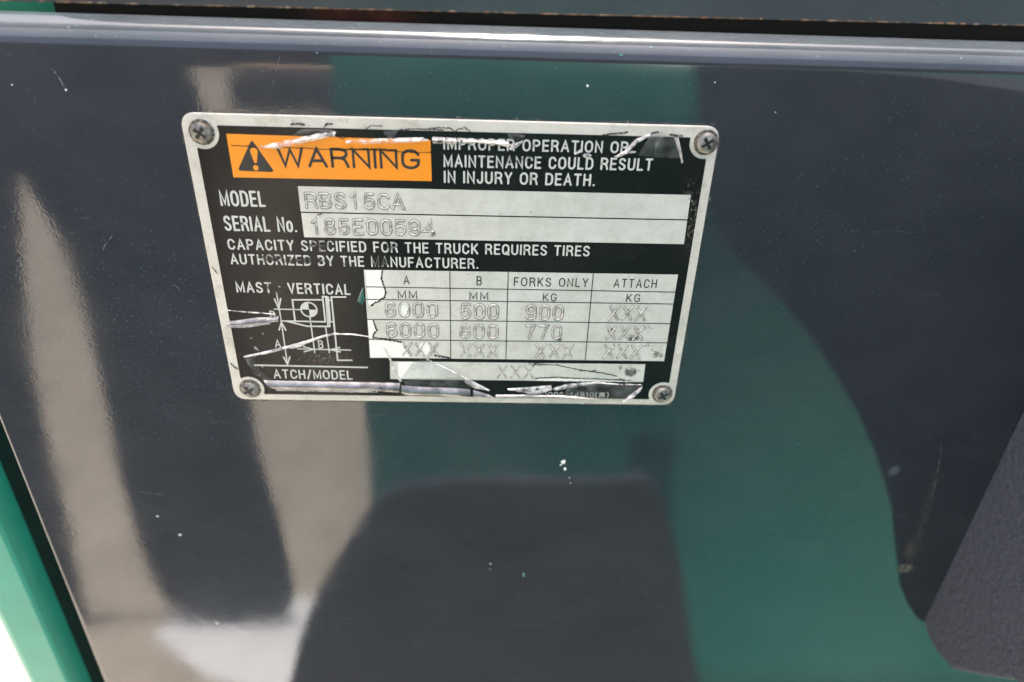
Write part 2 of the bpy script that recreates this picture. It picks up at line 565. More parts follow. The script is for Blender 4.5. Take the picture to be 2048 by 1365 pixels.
def film(name, alpha, tint, rough=.12, ior=1.6, base=(.5, .5, .5), metal=0, var=.12, vs=260):
    n = NT(name)
    w = n.bump(n.noise(420, 3), 3e-5)
    tr = n.t.nodes.new('ShaderNodeBsdfTransparent'); tr.inputs[0].default_value = (*tint, 1)
    n.P(n.mix(n.noise(300, 3), tuple(v * .8 for v in base), base), rough, metal, ior, w)
    mixs = n.t.nodes.new('ShaderNodeMixShader')
    n.set(mixs.inputs[0], n.ramp(n.noise(vs, 4, .65), .36, .64, max(0, alpha - var), min(1, alpha + var)))
    n.link(tr.outputs[0], mixs.inputs[1]); n.link(n.b.outputs[0], mixs.inputs[2])
    n.link(mixs.outputs[0], n.out.inputs[0])
    return n.m


M_FILM = film('clear_film', .17, (.92, .93, .92), .10, 1.7, (.30, .31, .30))
M_CURL = film('curled_silvery_film', .64, (.9, .9, .9), .24, 1.8, (.36, .355, .35), .7, .30, 190)
M_TORN = film('torn_white_film_edge', .70, (.9, .9, .9), .35, 1.5, (.64, .63, .60), 0, .38, 420)
M_CREASE = film('creased_film_glare', .55, (.95, .94, .92), .2, 2.0, (.70, .68, .64), 0, .45, 330)


def dirt_mat(name, col, lo, hi, scale=900):
    n = NT(name)
    return n.P(col, .8, 0, 1.3, None, None, n.ramp(n.noise(scale, 4, .7), lo, hi))


M_GRIME = dirt_mat('grime_in_the_stamping', (.085, .08, .06), .30, .60)
M_DIRT_CREASE = dirt_mat('black_dirt_and_crease', (.018, .016, .012), .34, .50, 1400)
def stamp_mat():
    n = NT('stamped_aluminium')
    c = n.mix(n.ramp(n.noise(700, 4, .75), .38, .62), (.25, .24, .205), (.62, .61, .56))
    return n.P(c, .4, .1, 1.5, n.bump(n.noise(1300, 2), 5e-5))


M_STAMP = stamp_mat()
def screw_mat():
    n = NT('weathered_screw_steel')
    c = n.mix(n.ramp(n.noise(420, 4, .7), .35, .65), (.10, .098, .09), (.29, .285, .26))
    c = n.mix(n.ramp(n.noise(300, 4, .7), .52, .66, 0, .7), c, (.16, .10, .06))
    return n.P(c, n.ramp(n.noise(700, 3), .3, .7, .35, .6), .6, 1.5, n.bump(n.noise(900, 3), 4e-5))


M_SCREW = screw_mat()
M_CHIP = simple('bare_paint_chip', (.7, .7, .68), (.85, .85, .83), .7, 900)
M_TEALCHIP = simple('teal_paint_chip', (.10, .42, .36), (.2, .5, .44), .6, 900)
M_SCRATCH = dirt_mat('fine_scratch', (.20, .21, .21), .40, .62, 500)
def rust():
    n = NT('rusty_edge')
    c = n.mix(n.ramp(n.noise(110, 5, .75), .40, .60), (.028, .026, .021), (.15, .085, .045))
    c = n.mix(n.ramp(n.noise(420, 4, .8), .54, .70), c, (.27, .22, .16))
    return n.P(c, .85, 0, 1.4)


M_RUST = rust()

# ------------------------------------------------------------------ setting: floor, line, far wall
FZ = -.85
bm = bmesh.new()
bmesh.ops.create_grid(bm, x_segments=1, y_segments=1, size=40, matrix=Matrix.Translation((0, 0, FZ)))
tag(obj('floor', bm, M_FLOOR), kind='structure')
bm = bmesh.new()
poly = [(-.50, -.53), (-.46, -.575), (-.36, -.61), (-.27, -.60), (-.20, -.59), (-.19, -.40), (-.30, -.43), (-.39, -.455), (-.44, -.49)]
bm.faces.new([bm.verts.new((x, y, FZ + .004)) for x, y in poly])
tag(obj('floor_marking', bm, M_LINE), kind='structure')

bm = bmesh.new(); box(bm, -7, 6, -6.6, -6.35, FZ, 1.15)
tag(obj('warehouse_wall', bm, M_WALL), 'dark brown clad wall far behind, closing off the concrete floor', 'wall')
def slab(name, P, y, depth, mat, label, cat, r=.02):
    bm = bmesh.new()
    poly_xz(bm, P, y - depth, depth)
    bmesh.ops.recalc_face_normals(bm, faces=bm.faces[:])
    es = [e for e in bm.edges if len(e.link_faces) == 2 and e.calc_face_angle(0) > .9]
    bmesh.ops.bevel(bm, geom=es, offset=r, segments=4, profile=.5, affect='EDGES', clamp_overlap=True)
    o = obj(name, bm, mat, smooth=False)
    return tag(o, label, cat)


slab('pallet', [(-1.60, -.63), (-.70, -.63), (-.70, -.85), (-.80, -.85), (-.80, -.80), (-1.12, -.80), (-1.12, -.85), (-1.28, -.85), (-1.28, -.80), (-1.50, -.80), (-1.50, -.85), (-1.60, -.85)], -4.3, .5, M_BLACK, 'dark pallet far back on the concrete, mirrored faintly above the plate', 'pallet', .01)
slab('timber_beam', [(-1.58, -.63), (-1.60, -.52), (-1.56, -.49), (-.76, -.49), (-.74, -.52), (-.75, -.63)], -4.35, .25, M_TIMBER, 'pale timber beam lying on the dark pallet, mirrored above the plate', 'timber', .02)
tong = [(-.497, .10), (-.497, -.125), (-.483, -.163), (-.475, -.191), (-.470, -.233), (-.468, -.296), (-.471, -.364), (-.476, -.439), (-.484, -.511), (-.488, -.589), (-.488, -.664), (-.486, -.735), (-.477, -.795),
        (-.447, -.835), (-.397, -.85), (-.342, -.85), (-.300, -.828), (-.282, -.793), (-.279, -.755), (-.283, -.643), (-.291, -.551), (-.295, -.484), (-.293, -.428), (-.291, -.229), (-.284, -.104), (-.288, -.064), (-.294, -.02), (-.295, .10)]
slab('figure_cutout', tong, -.545, .010, M_DARKGREY, 'tall dark cut-out for a standing figure, with rounded foot, mirrored between two pale floor stripes', 'cut-out', .003)  # flat cut-out added for the mirrored dark outline of a standing figure
left_cut = [(-.80, .10), (-.497, .10), (-.497, -.125), (-.508, -.175), (-.529, -.259), (-.550, -.345), (-.558, -.395), (-.567, -.471), (-.578, -.572), (-.588, -.685), (-.604, -.811), (-.606, -.85), (-.80, -.85)]
slab('left_dark_cutout', left_cut, -.548, .008, M_BLACK, 'added dark cut-out mirrored at the far left edge of the charcoal panel', 'cover', .002)  # flat shape added to fill the mirrored dark edge, no known part
bm = bmesh.new()
bp = [(-.565, .05), (-.565, -.12), (-.560, -.25), (-.545, -.38), (-.515, -.50), (-.462, -.62), (-.402, -.74), (-.345, -.85)]
bl_ = [-.155, -.157, -.153, -.148, -.142, -.136, -.130, -.125]
Lf = [bm.verts.new((x, y, z)) for (y, z), x in zip(bp, bl_)]; Rf = [bm.verts.new((.85, y, z)) for y, z in bp]
Lb = [bm.verts.new((x, -.80, z)) for (y, z), x in zip(bp, bl_)]; Rb = [bm.verts.new((.85, -.80, z)) for y, z in bp]
for k in range(len(bp) - 1):
    bm.faces.new((Lf[k], Rf[k], Rf[k + 1], Lf[k + 1])).smooth = True
    bm.faces.new((Lb[k], Lf[k], Lf[k + 1], Lb[k + 1])); bm.faces.new((Rb[k], Rb[k + 1], Rf[k + 1], Rf[k])); bm.faces.new((Lb[k], Lb[k + 1], Rb[k + 1], Rb[k]))
bm.faces.new((Lf[0], Lb[0], Rb[0], Rf[0])); bm.faces.new((Lf[-1], Rf[-1], Rb[-1], Lb[-1]))
tag(obj('machine_body', bm, M_GREEN), 'broad green machine body mirrored as the green area right of and below the plate', 'machine body')
dk = [(-.29, -.85), (-.255, -.78), (-.232, -.719), (-.21, -.639), (-.177, -.553), (-.137, -.476), (-.104, -.418), (-.079, -.401), (-.027, -.392), (.024, -.390), (.128, -.390), (.174, -.384), (.190, -.40), (.21, -.45), (.235, -.526), (.266, -.656), (.286, -.719), (.31, -.85)]
slab('low_dark_cutout', dk, -.36, .010, M_BLACK, 'added black cut-out mirrored as the dark area at the bottom centre', 'kick board', .002)  # thin cut-out added for the dark area mirrored below the plate

# ------------------------------------------------------------------ added dark block behind the gap
bm = bmesh.new(); box(bm, -.108, .30, .012, .10, -.02, .135)
tag(obj('gap_block', bm, M_INNER), 'added near-black block that darkens the gap below the upper panel', 'gap block')
bm = bmesh.new(); box(bm, -.150, -.118, .030, .05, -.02, .0975)
tag(obj('green_bracket', bm, M_GREENBAR), 'small bright green bracket glimpsed in the gap at the top left corner', 'bracket')

# ------------------------------------------------------------------ cover panel
panel = empty('cover_panel', (0, .0008, -.45))
tag(panel, 'glossy charcoal lacquered cover panel with rolled top edge that carries the plate', 'panel')


def loc(o, p):      # move geometry that was built in scene coordinates under a parent that stands elsewhere
    o.matrix_parent_inverse = p.matrix_world.inverted() if False else Matrix.Translation(-p.location)
    return o


bm = bmesh.new()
ZT, RR = .0706, .0080
XL, RL = -.1572, .0011
zs = [(-.45, 0), (-.30, 0), (-.2, 0), (-.1, 0), (0, 0), (ZT - RR - .004, 0)]
for i in range(0, 15):
    a = math.radians(90 * i / 14)
    zs.append((ZT - RR + RR * math.sin(a), RR * (1 - math.cos(a))))
zs.append((ZT - .0006, RR + .0035))
xs = [(XL, RL + .002)]
for i in range(7):
    a = math.radians(90 * i / 6)
    xs.append((XL + RL * (1 - math.sin(math.radians(90) - (math.radians(90) - a))) if False else XL + RL * (1 - math.cos(a)), RL * (1 - math.sin(a))))
xs += [(XL + RL + .0008, 0), (-.1, 0), (0, 0), (.1, 0), (.199, 0), (.30, 0)]
grid = [[bm.verts.new((x, .0008 + yx + yz, z)) for (z, yz) in zs] for (x, yx) in xs]
for i in range(len(xs) - 1):
    for j in range(len(zs) - 1):
        bm.faces.new((grid[i][j], grid[i + 1][j], grid[i + 1][j + 1], grid[i][j + 1]))
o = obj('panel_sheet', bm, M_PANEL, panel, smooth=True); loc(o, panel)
for f in o.data.polygons: pass
if o.data.polygons[len(o.data.polygons) // 2].normal.y > 0:
    o.data.flip_normals()


def chip(px, py, rx, rz, mat=M_CHIP):
    c = pt(px, py, .0008)
    bm = bmesh.new()
    P = []
    for k in range(11):
        a = 2 * math.pi * k / 11
        q = random.uniform(.7, 1.1)
        P.append((c.x + rx * q * math.cos(a), c.y + rz * q * math.sin(a)))
    poly_xz(bm, P, .0008 - .00006, .00005)
    loc(obj('paint_chip', bm, mat, panel), panel)


for a in [(1175, 172, .00036, .00040), (1127, 924, .0009, .0010), (1130, 938, .0005, .0009), (1122, 930, .0004, .0004), (1139, 956, .0002, .0002), (1141, 967, .00018, .0002), (981, 1128, .0003, .0003), (980, 1139, .0002, .0002),
          (435, 1247, .0006, .0003), (315, 1033, .0005, .0003), (360, 1070, .0006, .0004), (1551, 225, .0002, .0002), (1922, 116, .0002, .0002), (2003, 955, .0002, .0002), (1430, 165, .0002, .0002), (24, 170, .0002, .0002), (132, 180, .0003, .0003)]:
    chip(*a)
for a in [(1243, 110, .0003, .00018), (634, 106, .0002, .0002), (1047, 1150, .0003, .0012), (860, 96, .0002, .0001), (1240, 110, .0002, .0002)]:
    chip(*a, M_TEALCHIP)


def scratch(L, w=.00006):
    bm = bmesh.new()
    ribbon_stroke(bm, pts(L, .0008), w, .00003, .0008)
    loc(obj('scratch', bm, M_SCRATCH, panel), panel)


scratch([(228, 468), (210, 490), (202, 512), (208, 540)])
scratch([(270, 478), (300, 520), (335, 560), (375, 590)], .00004)
scratch([(90, 130), (108, 142), (122, 162), (132, 182)], .00012)
scratch([(255, 980), (290, 986), (330, 990)], .00004)
scratch([(470, 1045), (486, 1075), (492, 1090)], .00005)
scratch([(1885, 880), (1876, 940), (1862, 1000)], .00008)
scratch([(560, 110), (548, 160), (538, 200)], .00004)
scratch([(1060, 83), (1120, 88), (1180, 86), (1240, 92)], .00003)

M_DUST = dirt_mat('dust_along_edge', (.13, .13, .12), .45, .72, 420)
for k, (a, b) in enumerate([((-.0745, .0474), (.0745, .0474)), ((-.0752, .044), (-.0752, -.044)), ((.0752, .044), (.0752, -.044)), ((-.0745, -.0477), (.0745, -.0477))]):
    bm = bmesh.new()
    ribbon_stroke(bm, [p + Vector((random.uniform(-1, 1), random.uniform(-1, 1))) * .00025 for p in resample([a, b], 90)], .00055, .00003, .0008)
    loc(obj('dust_rim', bm, M_DUST, panel), panel)

# ------------------------------------------------------------------ upper panel
up = empty('upper_panel', (0, 0, .0742)); tag(up, 'dark upper panel with thin rusty lower edge above the black gap', 'panel')
bm = bmesh.new(); box(bm, -.30, .32, -.0006, .0014, .0744, .135)
bmesh.ops.rotate(bm, verts=bm.verts[:], cent=(0, 0, .0744), matrix=Matrix.Rotation(math.radians(-.35), 3, 'Y'))
loc(obj('panel_sheet', bm, M_UPPER, up), up)
bm = bmesh.new()
prev = None
for k in range(700):
    x = -.30 + .62 * k / 699
    z = .0744 + x * math.tan(math.radians(.35))
    r = .00019 * random.uniform(.4, 1.6)
    ring = [bm.verts.new((x, -.0004 + r * math.cos(a) * 1.6, z + .0001 + r * math.sin(a))) for a in [2 * math.pi * q / 6 for q in range(6)]]
    if prev:
        for q in range(6): bm.faces.new((prev[q], prev[(q + 1) % 6], ring[(q + 1) % 6], ring[q]))
    prev = ring
loc(obj('rusty_edge', bm, M_RUST, up), up)

# ------------------------------------------------------------------ green frame bar at the left
bm = bmesh.new()
prof = [(-.184, .06), (-.184, .031), (-.1846, .0285), (-.1900, .0208), (-.1915, .0200), (-.2065, .0200), (-.2095, .0208), (-.211, .0235), (-.211, .06)]
lo = [bm.verts.new((x, y, FZ + .1)) for x, y in prof]; hi = [bm.verts.new((x, y, .09)) for x, y in prof]
for i in range(len(prof)):
    j = (i + 1) % len(prof)
    bm.faces.new((lo[i], lo[j], hi[j], hi[i]))
bm.faces.new(lo); bm.faces.new(hi)
tag(obj('frame_post', bm, M_GREENBAR), 'bright green painted frame post along the left edge of the charcoal panel', 'frame post')

bm = bmesh.new(); box(bm, -.1797, -.150, .0205, .06, FZ + .1, .0)  # added near-black strip, painting the shade beside the post
tag(obj('gap_shade_strip', bm, M_GAPSHADE), 'added green black strip for the shade in the gap between charcoal panel and green post', 'shade strip')

# ------------------------------------------------------------------ side guard at the right
pr = [(.0008, -.1575), (-.0006, -.1605), (-.004, -.1625), (-.012, -.1628), (-.021, -.160), (-.032, -.148), (-.044, -.134), (-.068, -.121), (-.096, -.113), (-.134, -.108), (-.18, -.106), (-.235, -.108), (-.30, -.114), (-.335, -.114), (-.36, -.107), (-.385, -.096), (-.458, -.048), (-.502, .007), (-.52, .05), (.0002, .05)]
bm = bmesh.new()
vs = [bm.verts.new((.2, y, z)) for y, z in pr]
f = bm.faces.new(vs)
r = bmesh.ops.extrude_face_region(bm, geom=[f])
for v in r['geom']:
    if isinstance(v, bmesh.types.BMVert): v.co.x += .06
bmesh.ops.recalc_face_normals(bm, faces=bm.faces[:])
es = [e for e in bm.edges if all(abs(v.co.x - .2) < 1e-6 and v.co.y < .0005 for v in e.verts) and not all(v.co.z > .049 for v in e.verts)]
bmesh.ops.bevel(bm, geom=es, offset=.003, segments=3, profile=.5, affect='EDGES', clamp_overlap=True)
tag(obj('side_guard', bm, M_GUARD), 'coarse grey plastic side guard with rounded foot at the lower right', 'guard')

# ------------------------------------------------------------------ the data plate
plate = empty('data_plate')
tag(plate, 'worn aluminium data plate with black print and orange warning field, screwed to the charcoal panel', 'data plate')
PW, PH = .15, .0944644
cs = [(-PW / 2, PH / 2), (PW / 2, PH / 2), (PW / 2, -PH / 2), (-PW / 2, -PH / 2)]
bm = bmesh.new()
poly_xz(bm, round_poly(cs, .0042, 10), 0, .0008, .0003)
obj('backing_plate', bm, M_PLATE, plate, smooth=False)

SCREW = [pt(401.5, 266, -.0008), pt(1413.7, 286.8, -.0008), pt(1325.4, 790.7, -.0008), pt(499, 780, -.0008)]
il = pt(397, 311).x; ir = pt(1411, 327).x; it = pt(900, 263).y; ib = pt(700, 791).y
RS = .0047


def scallop(c, a0, a1, n=9):
    return [c + Vector((math.cos(math.radians(a0 + (a1 - a0) * k / n)), math.sin(math.radians(a0 + (a1 - a0) * k / n)))) * RS for k in range(n + 1)]


def cross_z(c, x, sgn): return c.y + sgn * math.sqrt(max(0, RS ** 2 - (x - c.x) ** 2))
def cross_x(c, z, sgn): return c.x + sgn * math.sqrt(max(0, RS ** 2 - (z - c.y) ** 2))


P = []; R_ = []
def add_corner(c, p_in, p_out):
    a0 = math.degrees(math.atan2(p_in[1] - c.y, p_in[0] - c.x)); a1 = math.degrees(math.atan2(p_out[1] - c.y, p_out[0] - c.x))
    d = (a1 - a0 + 180) % 360 - 180
    A = scallop(c, a0, a0 + d)
    for k, q in enumerate(A):
        P.append(q); R_.append(.0012 if k in (0, len(A) - 1) else 0)
c = SCREW[0]; add_corner(c, (il, cross_z(c, il, -1)), (cross_x(c, it, 1), it))
c = SCREW[1]; add_corner(c, (cross_x(c, it, -1), it), (ir, cross_z(c, ir, -1)))
c = SCREW[2]; add_corner(c, (ir, cross_z(c, ir, 1)), (cross_x(c, ib, -1), ib))
c = SCREW[3]; add_corner(c, (cross_x(c, ib, 1), ib), (il, cross_z(c, il, 1)))
bm = bmesh.new()
poly_xz(bm, round_poly(P, R_), -.00004, .00003)
obj('black_print', bm, M_PRINT, plate)


def flat(name, L, mat, parent, y, depth=.00002, rad=0.0, label=None):
    bm = bmesh.new()
    Q = pts(L)
    poly_xz(bm, round_poly(Q, rad) if rad else Q, y, depth)
    o = obj(name, bm, mat, parent)
    if label: o['label'] = label
    return o


Y1, Y2, Y3 = -.00008, -.00012, -.00016
wl = flat('warning_field', [(452.7, 268), (860.9, 280.5), (863.6, 362.6), (467, 355)], M_ORANGE, plate, Y1, .00003, .0002, 'orange warning field with black triangle and lettering')
flat('hazard_triangle', [(503.2, 279), (549.5, 344.5), (475.5, 341.5)], M_INK, wl, Y2, .00002, .0006)
bm = bmesh.new()
e0, e1 = pt(507, 296), pt(511.5, 326)
ax = (e1 - e0).normalized(); nn = Vector((-ax.y, ax.x))
Pp = []
for k in range(9):
    a = math.pi * k / 8
    Pp.append(e0 + nn * (.00105 * math.cos(a)) - ax * (.00105 * math.sin(a)) + ax * .001)
Pp += [e1 - nn * .00032, e1 + nn * .00032]
poly_xz(bm, Pp, Y3, .00002)
c = pt(512, 335.8)
poly_xz(bm, [(c.x + .00078 * math.cos(a), c.y + .00078 * math.sin(a)) for a in [2 * math.pi * k / 14 for k in range(14)]], Y3, .00002)
obj('exclamation_mark', bm, M_ORANGE, wl)
lettering('lettering', M_INK, wl, 'WARNING', (557, 334), (842, 339), (557, 294), Y2, sw=.13, cond=1.0, gap=.22, wscale=1.1)

T = dict(sw=.155, cond=.74, gap=.27, space=.40)
for s, l, r, t in [('IMPROPER OPERATION OR', (886.4, 299.6), (1256, 307.2), (886, 275.5)),
                   ('MAINTENANCE COULD RESULT', (887, 334.6), (1304, 342.2), (887, 309.4)),
                   ('IN INJURY OR DEATH.', (887.6, 366.2), (1189.6, 373), (887.4, 341.2)),
                   ('CAPACITY SPECIFIED FOR THE TRUCK REQUIRES TIRES', (457, 499.5), (1179, 513.2), (453.6, 477.6)),
                   ('AUTHORIZED BY THE MANUFACTURER.', (462.2, 528.8), (957, 538), (458.8, 507.4)),
                   ('MAST : VERTICAL', (473.6, 585), (702, 590.2), (470.4, 563))]:
    lettering('lettering', M_WHITE, plate, s, l, r, t, Y2, **T)
lettering('lettering', M_WHITE, plate, 'MODEL', (441.7, 412.6), (533, 414.2), (438, 380.6), Y2, sw=.14, cond=.5, gap=.19)
lettering('lettering', M_WHITE, plate, 'SERIAL No.', (449.9, 461.8), (596, 465), (446.6, 431.2), Y2, sw=.14, cond=.5, gap=.19, space=.30)
lettering('lettering', M_WHITE, plate, 'ATCH/MODEL', (548.3, 757), (706, 759.4), (546, 738.6), Y2, sw=.14, cond=.74, gap=.26)
lettering('lettering', M_WHITE, plate, '50006-44810(英)', (1073.8, 793), (1217, 794.5), (1073.4, 783.8), Y2, sw=.13, cond=.95, gap=.32)

PROF = [(-1, 0), (-.72, .8), (-.35, 1.0), (.35, 1.0), (.72, .8), (1, 0)]


def stamp(parent, s, l, r, t, sw=.13, gap=.30, h=.00028):
    o = lettering('stamped_figures', M_STAMP, parent, s, l, r, t, Y1 + .00001, sw=sw, gap=gap, h=h, prof=PROF, mono=True)
    bm = bmesh.new()
    lettering('', None, None, s, l, r, t, Y1 - .000004, sw=sw, gap=gap, h=2e-6, bm=bm, mono=True, wscale=1.65)
    obj('grime', bm, M_GRIME, o)
    return o


fm = flat('model_field', [(595.7, 372.7), (1381.5, 390.2), (1374.6, 438.9), (601.6, 423.6)], M_FIELD, plate, Y1)
fs = flat('serial_field', [(602.3, 426.2), (1374.2, 441.5), (1367.7, 488.6), (608.5, 474.7)], M_FIELD, plate, Y1)
stamp(fm, 'RBS15CA', (612.5, 417), (809, 420), (608.8, 385), .115, .26)
stamp(fs, '185E00594', (622, 469), (869, 472.5), (617.5, 437), .115, .26)

TL, TR, BR, BL = (727.5, 539.8), (1356, 549.5), (1328, 722.5), (740.2, 715.5)
tb = flat('load_table', [TL, TR, BR, BL], M_FIELD, plate, Y1, label='pale load table with stamped figures')
bm = bmesh.new()
for a, b in [((899.7, 540), (901.5, 717.6)), ((1016.4, 543), (1011.7, 719)), ((1186.7, 546), (1170.3, 721)), ((732.0, 573.8), (1350, 584.4)), ((732.6, 598.9), (1346.6, 608.2)), ((734.6, 638.8), (1340.8, 647.4)), ((737.7, 679.0), (1334.4, 685.8))]:
    ribbon_stroke(bm, pts([a, b]), .00014, .00001, Y2 - .00001)
obj('table_rules', bm, M_INK, tb)
K = dict(sw=.115, cond=.78, gap=.30, space=.50)
for s, l, r, t in [('A', (807, 569), (820, 569.2), (806.4, 551)), ('MM', (795.5, 597.4), (835, 598), (795, 580.6)), ('B', (953, 570.8), (964, 571), (952.6, 552.4)), ('MM', (938.3, 599.5), (976.8, 600.2), (937.8, 583.4)),
                   ('FORKS ONLY', (1027.4, 572.4), (1176, 574.4), (1027.4, 554.6)), ('ATTACH', (1226.4, 575.3), (1312.5, 576.7), (1226.8, 557.4)), ('KG', (1085, 602.4), (1113.4, 602.8), (1085.2, 587)), ('KG', (1251.4, 604), (1279.6, 604.5), (1251.8, 588))]:
    lettering('lettering', M_INK, tb, s, l, r, t, Y2, **K)
for s, l, r, t in [('6000', (771, 634), (876, 636), (769, 604)), ('6000', (773.5, 674.5), (878, 676.3), (772, 645.5)), ('XXX', (804, 711.6), (877, 713), (803, 684.5)),
                   ('500', (921, 638.2), (997, 639.5), (920.6, 607)), ('600', (919.6, 676.8), (996.4, 678), (919.4, 648.6)), ('XXX', (921, 713.4), (995.6, 714.6), (920.8, 687)),
                   ('900', (1051, 639.8), (1126, 641), (1051, 609.8)), ('770', (1049.5, 678), (1122.6, 679.2), (1049.5, 649.6)), ('XXX', (1070, 716), (1144.5, 717.2), (1070.2, 688)),
                   ('XXX', (1216, 640.4), (1289.6, 641.6), (1216.8, 610.8)), ('XXX', (1211, 679.6), (1284.2, 680.8), (1211.8, 651)), ('XXX', (1205.4, 717), (1280, 718.2), (1206.4, 689))]:
    stamp(tb, s, l, r, t, .115 if s != 'XXX' else .10)
mf = flat('attachment_field', [(780, 723), (1290.6, 728.8), (1286.2, 764.2), (780.5, 758.2)], M_FIELD, plate, Y1)
stamp(mf, 'XXX', (994, 756.4), (1067, 757.4), (993.8, 729.6), .07, .30, .00014)


# diagram of the truck
def z3(x, y): return (400 + x * .25391, 520 + y * .25391)


bm = bmesh.new()
k = 0
def dl(L, w=.00026):
    global k
    ribbon_stroke(bm, pts([z3(*p) for p in L]), w, .00001, Y2 - (k % 8) * 1.3e-6); k += 1
dl([(955, 314), (728, 314), (750, 484)])
dl([(985, 487), (638, 480)])
dl([(680, 482), (845, 522), (1022, 524), (1000, 290), (966, 288), (988, 487)])
dl([(990, 290), (1008, 524)], .00018)
dl([(1000, 318), (1030, 318)], .0002); dl([(1025, 488), (1052, 488)], .0002)
dl([(1148, 292), (1035, 292), (1085, 790), (1197, 790)])
dl([(1012, 292), (1028, 480)], .00018)
dl([(585, 387), (800, 391)], .0002); dl([(866, 450), (905, 730)], .0002); dl([(990, 528), (1020, 730)], .0002)
dl([(603, 256), (626, 392), (641, 482), (690, 826)], .0002)
dl([(588, 308), (622, 388), (636, 305)]); dl([(624, 552), (642, 490), (676, 552)])
dl([(660, 766), (690, 824), (708, 764)])
dl([(770, 700), (1188, 710)], .0002); dl([(818, 684), (900, 704), (822, 722)]); dl([(1100, 690), (1022, 707), (1104, 724)])
dl([(432, 828), (1318, 847)], .00028)
cc = pt(*z3(859, 391)); rr = (pt(*z3(927, 391)) - pt(*z3(791, 391))).length / 2
ringp = [cc + Vector((math.cos(a), math.sin(a))) * (rr - .00022) for a in [2 * math.pi * q / 28 for q in range(29)]]
ribbon_stroke(bm, ringp, .00024, .00001, Y2 - 1.2e-5)
for a0 in (90, 270):
    poly_xz(bm, [cc] + [cc + Vector((math.cos(math.radians(a0 + a)), math.sin(math.radians(a0 + a)))) * (rr - .0002) for a in range(0, 91, 10)], Y2 - 1.6e-5, 1e-6)
obj('truck_diagram', bm, M_WHITE, plate)['label'] = 'white line diagram of a lift truck with dimension arrows'
for s, l, r, t in [('B', (555, 466), (601, 467), (555, 400)), ('A', (593, 690), (642, 691), (592, 626)), ('B', (934, 697), (976, 698), (934, 632))]:
    lettering('lettering', M_WHITE, plate, s, z3(*l), z3(*r), z3(*t), Y2 - 2e-5, sw=.14)


# bare bright metal where the film has torn away, with a black dirt rim
def ragged(L, amp=.00012, n=6):
    Q = [Vector(p) for p in pts(L)]
    out = []
    for i in range(len(Q)):
        a, b = Q[i], Q[(i + 1) % len(Q)]
        m = max(1, int((b - a).length / .0005))
        nv = Vector((-(b - a).y, (b - a).x)).normalized()
        for q in range(m):
            out.append(a.lerp(b, q / m) + nv * random.uniform(-amp, amp))
    return out


def bare(L, rim, parent=None):
    bm = bmesh.new(); poly_xz(bm, ragged([z3(*p) for p in L]), Y1 - .000012, 5e-6)
    o = obj('bare_patch', bm, M_BARE, parent or tb)
    if rim:
        bm = bmesh.new()
        for q, (ww, jj) in enumerate(((.00013, .00014), (.00022, .00030))):
            ribbon_stroke(bm, [p + Vector((random.uniform(-.4, 1), random.uniform(-1, 1))) * jj for p in resample(pts([z3(*p) for p in rim]), 34)], ww, .00001, Y1 - .00002 - q * 1e-6)
        obj('dirt_rim', bm, M_DIRT_CREASE, o)


bare([(1300, 84), (1432, 84), (1424, 150), (1440, 200), (1462, 262), (1440, 302), (1345, 354), (1328, 352), (1312, 200)], [(1436, 84), (1427, 150), (1444, 200), (1466, 262), (1444, 304), (1345, 358)])
bare([(1322, 470), (1362, 478), (1372, 520), (1388, 558), (1362, 580), (1358, 612), (1334, 614)], [(1364, 476), (1376, 520), (1392, 556), (1366, 582), (1364, 616), (1450, 622), (1520, 626)])
bare([(1334, 626), (1440, 628), (1590, 650), (1610, 700), (1640, 740), (1650, 768), (1345, 770)], [(1440, 626), (1520, 632), (1595, 650)])
bare([(1720, 690), (1745, 655), (1790, 650), (1815, 700), (1790, 750), (1745, 748)], None)
bare([(1580, 355), (1600, 338), (1632, 340), (1640, 380), (1630, 430), (1600, 440), (1582, 420)], None)
bare([(1560, 806), (1860, 806), (1960, 860), (2040, 930), (1560, 936)], None, mf)
def z4(x, y): return (840 + x * .27344, 520 + y * .27344)
for L, w, dy in [([(110, 700), (220, 716)], .0003, 2e-5), ([(845, 866), (1000, 858), (1180, 868), (1330, 872), (1540, 884)], .00022, 3e-5), ([(810, 768), (1000, 768), (1150, 800), (1350, 830), (1440, 850)], .0002, 4e-5)]:
    bm = bmesh.new()
    ribbon_stroke(bm, [p + Vector((random.uniform(-1, 1), random.uniform(-1, 1))) * .00012 for p in resample(pts([z4(*p) for p in L]), 40)], w, .00001, Y1 - dy)
    obj('dirt_line', bm, M_DIRT_CREASE, mf)
bm = bmesh.new(); poly_xz(bm, ragged([z4(*p) for p in [(850, 868), (1180, 872), (1540, 888), (1545, 892), (860, 884)]]), Y1 - .00001, 4e-6)
obj('bare_patch', bm, M_BARE, mf)


